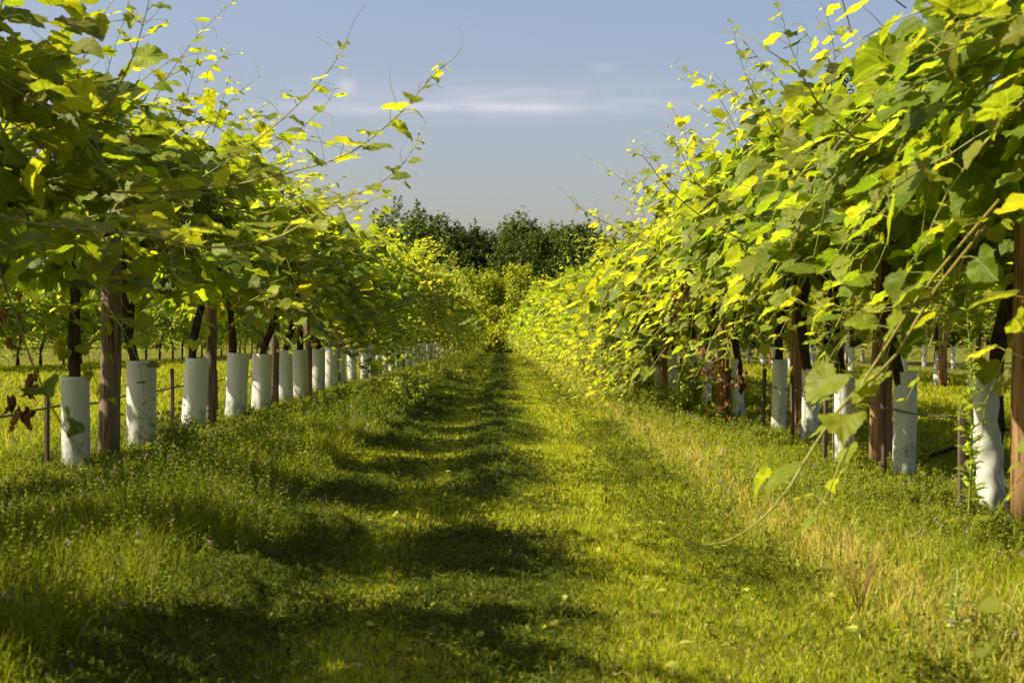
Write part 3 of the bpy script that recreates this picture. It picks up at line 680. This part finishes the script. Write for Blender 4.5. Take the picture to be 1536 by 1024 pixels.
# dried brown leaf bunches
def dried(vine, spots, label='bunch of dried brown leaves'):
    b = Buf()
    for (x, y, z, nlf, sp) in spots:
        c = P(x, y, z)
        ps = c+rs.normal(0, 1, (nlf, 3))*np.array([sp*0.6, sp*0.6, sp*1.4])
        col = np.array([0.24, 0.115, 0.045])*rs.uniform(0.5, 1.6, (nlf, 1))
        add_leaves(b, ps, rs.normal(0, 1, (nlf, 3))*np.array([1, 1, 0.3]), np.tile([0, 0, -1.0], (nlf, 1))+rs.normal(0, 0.25, (nlf, 3)), rs.uniform(0.03, 0.065, nlf), col, 2,
                   [(V*np.array([0.45, 1, 3.0]), F) for V, F in TPL[2]])
    off = np.array(vine.location); b.V = [v_-off for v_ in b.V]
    o = b.build('dried_leaves', M_dry, vine); o['label'] = label
dried(RV[4], [(1030, 425, 9.2, 9, 0.035), (1012, 455, 9.2, 6, 0.025)], 'small dark red brown bunch of dead leaves')
dried(RV[6], [(1065, 545, 11.5, 14, 0.07), (1085, 580, 11.6, 12, 0.07), (1050, 520, 11.5, 8, 0.05), (1110, 560, 11.7, 8, 0.05)], 'cluster of dangling dead brown leaves')
dried(LV[1], [(40, 610, 5.6, 8, 0.03), (18, 600, 5.6, 5, 0.02), (52, 570, 5.6, 6, 0.03), (25, 480, 5.6, 6, 0.04)], 'withered brown leaves hanging at the frame edge')
cb = Buf(); off = np.array(RV[3].location)
tube(cb, smooth_path([P(1150, 350, 8.3), P(1190, 385, 8.0), P(1235, 420, 7.9), P(1262, 470, 8.2)], 12)-off, np.linspace(0.012, 0.022, 12), 7, jit=0.2)
cb.build('old_cane', M_bark, RV[3])

# ------------------------------------------------------------ guards, stakes, posts
def guard_mesh(r, h, crumple=0.0, flare=0.03, seed=0):
    g = np.random.RandomState(seed); k, n = 28, 22; b = Buf()
    th = np.arange(k)*2*PI/k; zz = np.linspace(0, h, n)
    ring = []
    for sgn, off in ((1, 0.0), (-1, -0.0025)):
        R = (r+off)*(1+0.05*np.cos(2*th+g.uniform(0, 6)))[None]*np.ones((n, 1))
        if crumple: R = R*(1+crumple*(np.sin(zz*23+1.3)[:, None]*np.cos(3*th+zz[:, None]*9)+0.8*np.sin(zz*41)[:, None]*np.cos(2*th-zz[:, None]*13)))
        else: R = R*(1+0.012*np.sin(zz*17+seed)[:, None]*np.cos(3*th+seed)[None])
        R = R*(1+flare*np.clip((zz-h*0.9)/(h*0.1), 0, 1)[:, None])
        ring.append(np.stack([R*np.cos(th), R*np.sin(th), zz[:, None]+np.zeros((n, k))], -1))
    i = np.arange(n-1)[:, None]*k; j = np.arange(k)[None]; j2 = (j+1) % k
    q = np.stack([i+j, i+j2, i+k+j2, i+k+j], -1).reshape(-1, 4); F = np.concatenate([q[:, [0, 1, 2]], q[:, [0, 2, 3]]])
    b.add(ring[0].reshape(-1, 3), F); b.add(ring[1].reshape(-1, 3), F[:, ::-1])
    jj = np.arange(k); jn = (jj+1) % k; m = n*k; t0 = (n-1)*k
    lip = np.concatenate([np.stack([t0+jj, t0+jn, m+t0+jn], -1), np.stack([t0+jj, m+t0+jn, m+t0+jj], -1)])
    b.F.append(lip)
    return b
# (r, h, tilt x, crumple)
specL = {3: (0.082, 0.57, 0.02, 0), 4: (0.10, 0.62, 0.0, 0), 5: (0.098, 0.60, 0.075, 0), 6: (0.10, 0.60, 0.05, 0.015), 7: (0.10, 0.60, 0.06, 0)}
specR = {2: (0.060, 0.60, -0.08, 0.10), 3: (0.062, 0.61, -0.02, 0), 4: (0.07, 0.5, 0, 0), 5: (0.066, 0.56, 0.03, 0.02), 6: (0.062, 0.60, 0.03, 0), 7: (0.055, 0.60, -0.06, 0.08), 8: (0.055, 0.6, 0.02, 0.07)}
gp = {}
def place_guard(x, y, z, spec, tilt, label, group):
    key = spec
    if key not in gp:
        gp[key] = guard_mesh(*spec[:2], crumple=spec[2], seed=len(gp)).build('vine_guard', M_guard)
        o = gp[key]; fresh = True
    else: o = gp[key].copy(); scene.collection.objects.link(o)
    o.location = (x, y, z); o.rotation_euler = (rs.normal(0, 0.02), tilt, rs.uniform(0, 6) if not spec[2] else 0)
    o.scale = (1, 1, rs.uniform(0.93, 1.05)); tag(o, label, 'vine guard', group)
    return o
# wooden stake
def stake(x, y, h, w, label, group, m=M_stake):
    b = Buf(); tube(b, [[0, 0, -0.05], [0, 0, h*0.5], [0, 0, h-0.01], [0, 0, h]], [w, w, w, w*0.7], 6, jit=0.03)
    o = b.build('stake', m, None, (x, y, float(ground_z(x, y))), smooth=False); o.rotation_euler = (rs.normal(0, 0.02), rs.normal(0, 0.025), rs.uniform(0, 3)); tag(o, label, 'stake', group); return o
for (ylist, base, spec, nm, stn, rr_) in ((left_y, LX, specL, 'left', left_v, 0.09), (right_y, RX, specR, 'right', right_v, 0.06)):
    ng = 0
    for i, y in enumerate(ylist):
        if i < 2: continue
        vo = stn[i]; x = vo.location.x+0.0; z = float(ground_z(x, y))-0.01
        r_, h_, tl, cr = spec.get(i, (rr_, 0.60, round(rs.normal(0, 0.03), 3), 0))
        if i not in spec: r_ = rr_*rs.choice([0.9, 1.0, 1.1])
        look = 'crumpled white' if cr > 0.05 else ('wide smooth white' if nm == 'left' else 'slim pale')
        if i < 14:
            lab = '%s vine guard round the %s trunk from the camera, %s row' % (look, ORD[i], nm)
        else: lab = 'distant small white vine guard far down the %s row' % nm
        place_guard(x, y, z, (r_, h_, cr), tl, lab, 'white vine guards in the %s row' % nm)
        if 2 <= i < 16:
            dx = -0.17 if nm == 'left' else -0.125
            stake(x+dx, y+rs.uniform(-0.05, 0.05), (0.46 if nm == 'left' else 0.50)*rs.uniform(0.92, 1.1), 0.017, 'thin dark wooden stake left of the %s vine guard in the %s row' % (ORD[i-2], nm), 'dark stakes beside the guards in the %s row' % nm)
for (x, y, nm) in side_v:
    if 'left' in nm: continue
    place_guard(x, y, -0.01, (0.06, 0.60, 0), round(rs.normal(0, 0.03), 3), 'slim white vine guard in the %s' % nm, 'vine guards in the %s' % nm)

def post(x, y, h, r, m, label, group, k=18):
    b = Buf(); zz = np.array([-0.1, 0.2, 0.5, 0.8, 1.1, 1.4, h-0.012, h]); zz = zz[zz <= h]
    pts = np.stack([0.004*np.sin(zz*5+x), 0.004*np.cos(zz*4+y), zz], -1)
    tube(b, pts, np.concatenate([r*np.linspace(1.04, 0.96, len(zz)-1), [r*0.86]]), k, jit=0.012)
    o = b.build('wooden_post', m, None, (x, y, float(ground_z(x, y)))); o.rotation_euler = (rs.normal(0, 0.01), rs.normal(0.004, 0.01), 0)
    tag(o, label, 'post', group); return o
gL, gR = 'wooden trellis posts in the left row', 'wooden trellis posts in the right row'
post((165-VX)*9.95/FPX, 9.95, 1.72, 0.066, M_grey, 'thick weathered grey brown post between the first two visible left guards', gL)
post((411-VX)*17.2/FPX, 17.2, 1.72, 0.058, M_grey, 'second grey brown trellis post along the left row', gL)
post((316-VX)*13.2/FPX-0.02, 13.35, 1.72, 0.045, M_grey, 'slim grey post behind the leaning third visible left guard', gL)
post((463-VX)*20.3/FPX, 20.3, 1.72, 0.055, M_grey, 'third grey brown trellis post along the left row', gL)
post((505-VX)*24.2/FPX, 24.2, 1.72, 0.055, M_grey, 'fourth grey brown trellis post along the left row', gL)
for k, y in enumerate((31, 38.5, 46, 53.5, 61)): post(LX+0.02, y+0.9, 1.75, 0.06, M_grey, 'distant grey trellis post far down the left row', gL, 10)
post((1540-VX)*6.35/FPX, 6.35, 1.75, 0.058, M_pine, 'orange brown trellis post at the right edge of the picture', gR)
post((1320-VX)*9.55/FPX, 9.55, 1.75, 0.066, M_pine, 'thick orange brown trellis post left of the smooth tall right guard', gR)
post((1197-VX)*11.95/FPX, 11.95, 1.75, 0.060, M_pine, 'orange brown trellis post right of the dark stake in the right row', gR)
post((1085-VX)*15.9/FPX, 15.9, 1.75, 0.06, M_pine, 'slim orange brown trellis post behind the dead brown leaves', gR)
for k, y in enumerate((21.8, 29, 36.5, 44, 52, 60)): post(RX, y, 1.75, 0.06, M_pine, 'distant brown trellis post far down the right row', gR, 10)
for k, (x, y) in enumerate(((6.72, 23.3), (6.7, 16.6), (6.7, 30.2), (6.7, 38), (11.0, 29), (11, 38))):
    post(x, y, 1.75, 0.065, M_pine, 'brown trellis post in a row beyond the right row, seen between trunks', 'trellis posts in the rows beyond the right row', 10)

def line(name, x, z, ya, yb, r, m, label, cat, step=1.85, sag=0.02, kids=None):
    b = Buf(); y = np.arange(ya, yb, step/4); pts = np.stack([x+0*y, y, z-sag*np.abs(np.sin(y/step*PI))+ground_z(x+0*y, y)], -1)
    tube(b, pts, r, 5); tag(b.build(name, m), label, cat)
line('irrigation_hose', LX-0.14, 0.36, 2, 78, 0.0065, M_hose, 'thin black drip hose strung low along the left row stakes', 'hose')
line('irrigation_hose', RX-0.10, 0.38, 2, 78, 0.006, M_hose, 'thin black drip hose strung low along the right row stakes', 'hose')
for (x, nm) in ((LX-0.42, 'left row, outer side'), (LX+0.42, 'left row, path side'), (RX-0.42, 'right row, path side'), (RX+0.42, 'right row, outer side')):
    line('trellis_wire', x, 1.535, 2, 78, 0.0025, M_wire, 'steel trellis wire carrying the cordons of the %s' % nm, 'wire', sag=0.01)
# cross arms would sit hidden inside the foliage

# ------------------------------------------------------------ trees and bushes
CARD = []
for s in range(4):
    r = np.random.RandomState(80+s); V = np.array([[0, 0, 0], [0.34, 0.35, 0.08], [0.05, 1.0, -0.1], [-0.32, 0.45, 0.1]])+r.normal(0, 0.06, (4, 3)); CARD.append((V, np.array([[0, 1, 2], [0, 2, 3]])))
def gen_tree(H, R, n, size, c1, c2, nl=26, zlow=0.12, upright=0.6, trunk_r=0.25, spiky=0.3):
    tb = Buf(); cb = Buf()
    top = np.array([rs.normal(0, 0.2), rs.normal(0, 0.2), H*0.8])
    tr = smooth_path([[0, 0, -0.2], [0.1, 0, H*0.25], [top[0]*0.5, top[1]*0.5, H*0.5], top], 12); tube(tb, tr, np.linspace(trunk_r, trunk_r*0.2, 12), 9, jit=0.08)
    A = []; 
    for q in range(nl):
        a = rs.uniform(0, 2*PI); t = rs.uniform(zlow, 0.93); rad = R*math.sin(PI*min(1, (t*0.86+0.13)))**0.7*rs.uniform(0.35, 0.95)
        c = np.array([rad*math.cos(a), rad*math.sin(a), H*t]); A.append((c, R*rs.uniform(0.22, 0.42)))
        k = min(11, int(t*9)); tube(tb, smooth_path([tr[k], (tr[k]+c)/2+[0, 0, -0.2], c], 5), np.linspace(trunk_r*0.35, 0.03, 5), 5)
    per = n//nl
    for (c, rr) in A:
        tone = rs.uniform(0, 1)
        d = norm(rs.normal(0, 1, (per, 3))); rad = rs.power(2.2, per)
        p = c+d*rad[:, None]*rr*np.array([1, 1, 1.15]); 
        ntw = 9; m0 = per//4                      # upright sprigs standing out of the clump
        bs = c+norm(rs.normal(0, 1, (ntw, 3))*np.array([1, 1, 0.4])+[0, 0, 0.9])*rr*0.9; ii = rs.randint(0, ntw, m0); tt = rs.rand(m0)[:, None]
        ln = rs.uniform(0.3, 1.0, (ntw, 1))*rr*(0.5+spiky); dr = norm(rs.normal(0, 0.25, (ntw, 3))+[0, 0, 1])
        p[:m0] = bs[ii]+dr[ii]*ln[ii]*tt+rs.normal(0, 0.05+0.02*rr, (m0, 3))*(1.2-tt)
        g = np.clip(tone*0.7+rs.normal(0.15, 0.2, (per, 1)), 0, 1)
        add_leaves(cb, p, d*0.5+UP*0.5+rs.normal(0, 0.5, (per, 3)), d*(1-upright)+UP*upright*0.6+rs.normal(0, 0.4, (per, 3)), rs.uniform(0.6, 1.3, per)*size, (np.array(c1)*(1-g)+np.array(c2)*g), 0, CARD)
    return tb, cb
def tree(name, args, x, y, label, cat, group, sc=1.0):
    tb, cb = gen_tree(**args); r = empty(name, (x, y, 0)); tb.build('trunk', M_tbark, r); cb.build('crown', M_far, r); r.scale = (sc,)*3
    tag(r, label, cat, group); return r
DK1, DK2 = (0.032, 0.056, 0.008), (0.12, 0.17, 0.018)
LT1, LT2 = (0.04, 0.07, 0.008), (0.13, 0.15, 0.02)
GT = 'dark trees behind the end of the path'
def dist_x(px, z): return (px-VX)*z/FPX
tA = tree('broadleaf_tree', dict(H=9.0, R=4.0, n=30000, nl=38, size=0.23, c1=DK1, c2=DK2), dist_x(618, 108), 108, 'rounded dark tree rising left of the path end', 'tree', GT)
tB = tree('broadleaf_tree', dict(H=7.6, R=3.6, n=26000, nl=38, size=0.23, c1=DK1, c2=(0.07, 0.10, 0.014)), dist_x(690, 107), 107, 'lower dark tree left of the gap in the tree line', 'tree', GT)
tC = tree('broadleaf_tree', dict(H=8.4, R=3.8, n=30000, nl=38, size=0.21, c1=(0.036, 0.062, 0.008), c2=(0.15, 0.20, 0.02), spiky=0.5), dist_x(775, 106), 106, 'broad green tree with feathery top right of the gap', 'tree', GT)
tD = tree('broadleaf_tree', dict(H=8.2, R=4.0, n=30000, nl=38, size=0.23, c1=DK1, c2=DK2), dist_x(840, 107), 107, 'dark tree with ragged crown directly above the path end', 'tree', GT)
tE = tree('broadleaf_tree', dict(H=7.4, R=3.8, n=26000, nl=38, size=0.23, c1=DK1, c2=DK2), dist_x(895, 112), 112, 'low dark tree at the right end of the tree line', 'tree', GT)
tF = copy_tree(tE); tF.location = (dist_x(727, 113), 113, 0); tF.rotation_euler = (0, 0, 2); tF.scale = (1.1, 1.1, 0.98); tag(tF, 'low rounded tree filling the dip between its taller neighbours', 'tree', GT)
tG = copy_tree(tB); tG.location = (dist_x(655, 113), 113, 0); tG.rotation_euler = (0, 0, 4); tG.scale = (1.1, 1.1, 1.08); tag(tG, 'dark tree half hidden between the rounded tree and the lower one', 'tree', GT)
i = 0
for px in list(range(-60, 600, 75))+list(range(960, 1640, 75)):
    src = (tA, tB, tD, tE)[i % 4]; i += 1; c = copy_tree(src); z = 116+rs.uniform(-4, 6); c.location = (dist_x(px, z), z, 0); c.rotation_euler = (0, 0, rs.uniform(0, 6)); k = rs.uniform(0.72, 0.95); c.scale = (k*1.15, k*1.15, k)
    tag(c, 'dark field edge tree showing only through gaps in the %s vines' % ('left' if px < 700 else 'right'), 'tree', 'field edge trees behind the vines')
# feathery trees above the right row
for (px, top, z, lab) in ((1275, 82, 46, 'tall feathery tree poking above the right row near the top'), (1122, 232, 60, 'feathery tree tip showing above the middle of the right row')):
    H = CAMZ+(VY-top)*z/FPX
    tree('feathery_tree', dict(H=H, R=1.6, n=7000, size=0.16, c1=(0.02, 0.035, 0.01), c2=(0.07, 0.09, 0.02), spiky=0.8, upright=0.9, trunk_r=0.14), dist_x(px, z), z, lab, 'tree', 'feathery trees beyond the right row')
# sunny bushes closing the path
YG1, YG2 = (0.14, 0.21, 0.010), (0.42, 0.43, 0.015)
GB = 'yellow green bushes closing the end of the path'
for (px, z, H, R, lab) in ((722, 82, 4.0, 1.9, 'yellow green bush at the left of the path end'), (778, 84, 4.6, 1.7, 'tallest yellow green bush in the middle of the path end'), (752, 90, 3.6, 2.0, 'bush filling the centre behind the path end'),
                           (818, 81, 3.6, 1.8, 'spreading yellow green bush at the right of the path end'), (680, 80, 4.2, 1.9, 'sunlit yellow bush where the left row ends'), (865, 83, 3.8, 1.9, 'sunlit bush where the right row ends'), (745, 78.5, 2.4, 1.5, 'low bright bush standing across the end of the mown path')):
    tree('leafy_bush', dict(H=H, R=R, n=7000, size=0.17, c1=YG1, c2=YG2, nl=22, zlow=0.05, upright=0.3, trunk_r=0.08), dist_x(px, z), z, lab, 'bush', GB)
# dead upright stalks in front of the dark trees
b = Buf()
for q in range(60):
    x = rs.normal(0, 0.55); y = rs.normal(0, 0.3); h = rs.uniform(3.6, 4.9); tube(b, [[x*0.5, y, 0], [x*0.8, y, h*0.6], [x+rs.normal(0, 0.15), y, h]], [0.03, 0.025, 0.012], 4, (0.20, 0.11, 0.05), cap=False)
tag(b.build('dead_stalks', M_dry, None, (dist_x(731, 93), 93, 0)), 'brown dead upright stalks in front of the dark trees', 'dead shrub')
# low bushes in the rows
def bush(x, y, H, R, n, size, lab, name='low_bush', c1=(0.05, 0.09, 0.01), c2=(0.17, 0.22, 0.02)):
    tb = Buf(); cb_ = Buf()
    for q in range(24):
        a = rs.uniform(0, 2*PI); e = np.array([R*0.9*math.cos(a)*rs.rand(), R*0.9*math.sin(a)*rs.rand(), H*rs.uniform(0.5, 1)])
        tube(tb, [[0, 0, 0], e*0.5+[0, 0, 0.03], e], [0.005, 0.003, 0.0015], 4, (0.16, 0.13, 0.04))
        m = n//24; t = rs.uniform(0.2, 1, m)[:, None]; p = e*t+rs.normal(0, 0.03, (m, 3)); g = rs.uniform(0, 1, (m, 1))
        o = norm(rs.normal(0, 1, (m, 3)))
        add_leaves(cb_, p, o*0.5+UP*0.7, o, rs.uniform(0.6, 1.2, m)*size, np.array(c1)*(1-g)+np.array(c2)*g, 0, ROUND)
    r = empty(name, (x, y, float(ground_z(x, y)))); tb.build('stems', M_cane, r); cb_.build('foliage', M_leaf, r); tag(r, lab, 'bush'); return r
bush(dist_x(1030, 14.3), 14.3, 0.62, 0.42, 1500, 0.035, 'low dark leafy bush at the foot of the right row beside dead leaves')
bush(dist_x(625, 17.5), 17.5, 0.42, 0.45, 1200, 0.05, 'low green bush at the left edge of the path')
bush(dist_x(672, 27), 27, 0.32, 0.45, 700, 0.06, 'small round grey green bush further down the left path edge')
bush(dist_x(265, 9.6), 9.6, 0.34, 0.28, 700, 0.035, 'dark leafy weed clump in front of the second visible left guard')
# tall slender weed beside the crumpled guard
b = Buf(); s = Buf(); base = P(1455, 800, 6.2); base[2] = float(ground_z(base[0], base[1])); H = 1.05
tube(s, smooth_path([[0, 0, 0], [0.012, 0, H*0.5], [-0.02, 0, H]], 14), np.linspace(0.006, 0.002, 14), 5, (0.16, 0.20, 0.03))
m = 260; t = rs.uniform(0.08, 1, m); a = rs.uniform(0, 2*PI, m); o = np.stack([np.cos(a), np.sin(a), 0*a+0.7], -1)
add_leaves(b, np.stack([0.012*np.sin(t*3), 0*t, t*H], -1), o*np.array([-0.3, -0.3, 1]), o+rs.normal(0, 0.3, (m, 3)), 0.07*(1.1-0.5*t)*rs.uniform(0.4, 1.25, m), np.tile([[0.15, 0.24, 0.02]], (m, 1))*rs.uniform(0.7, 1.3, (m, 1)), 0, [(V*np.array([0.22, 1, 1]), F) for V, F in ROUND])
r = empty('tall_weed', tuple(base)); s.build('stem', M_cane, r); b.build('foliage', M_leaf, r); tag(r, 'tall slender green weed standing beside the crumpled right guard', 'weed')
# woolly grey green thistle-like plant
b = Buf(); s = Buf(); base = P(1436, 1000, 3.9); base[2] = float(ground_z(base[0], base[1]))
tube(s, [[0, 0, 0], [0, 0, 0.1], [0.004, 0, 0.19]], [0.003, 0.003, 0.002], 5, (0.2, 0.28, 0.08))
m = 46; t = rs.uniform(0.05, 1, m); a = rs.uniform(0, 2*PI, m); o = np.stack([np.cos(a), np.sin(a), 0*a+1.2], -1)
add_leaves(b, np.stack([0*t, 0*t, t*0.19], -1), o*np.array([-0.5, -0.5, 1]), o, 0.05*(1.15-0.6*t), np.tile([[0.20, 0.30, 0.09]], (m, 1))*rs.uniform(0.6, 1.1, (m, 1)), 0, [(V*np.array([0.25, 1, 1]), F) for V, F in ROUND])
r = empty('grey_weed', tuple(base)); s.build('stem', M_cane, r); b.build('foliage', M_leaf, r); tag(r, 'pale grey green upright weed in the lower right verge', 'weed')
# reddish dead stems
b = Buf(); base = P(1290, 925, 4.4); base[2] = float(ground_z(base[0], base[1]))
for q in range(14):
    a = rs.uniform(0, 2*PI); e = np.array([math.cos(a)*rs.uniform(0.02, 0.12), math.sin(a)*0.08, rs.uniform(0.12, 0.24)]); tube(b, [[0, 0, 0], e*0.5+[0, 0, 0.02], e], [0.0014, 0.0012, 0.0007], 4, (0.30, 0.18, 0.08))
tag(b.build('dead_weed', M_dry, None, tuple(base)), 'reddish brown dead weed stems in the right verge', 'dead weed')
# fallen twig behind the right row
b = Buf(); base = P(1432, 690, 9.6)
tube(b, smooth_path([[-0.22, 0, 0.03], [0, 0.05, 0.10], [0.16, 0, 0.17], [0.3, 0.1, 0.12]], 9), np.linspace(0.018, 0.006, 9), 6, jit=0.2)
tag(b.build('fallen_branch', M_bark, None, (base[0], base[1], 0.0)), 'dark fallen branch on the shaded grass behind the right guards', 'branch')
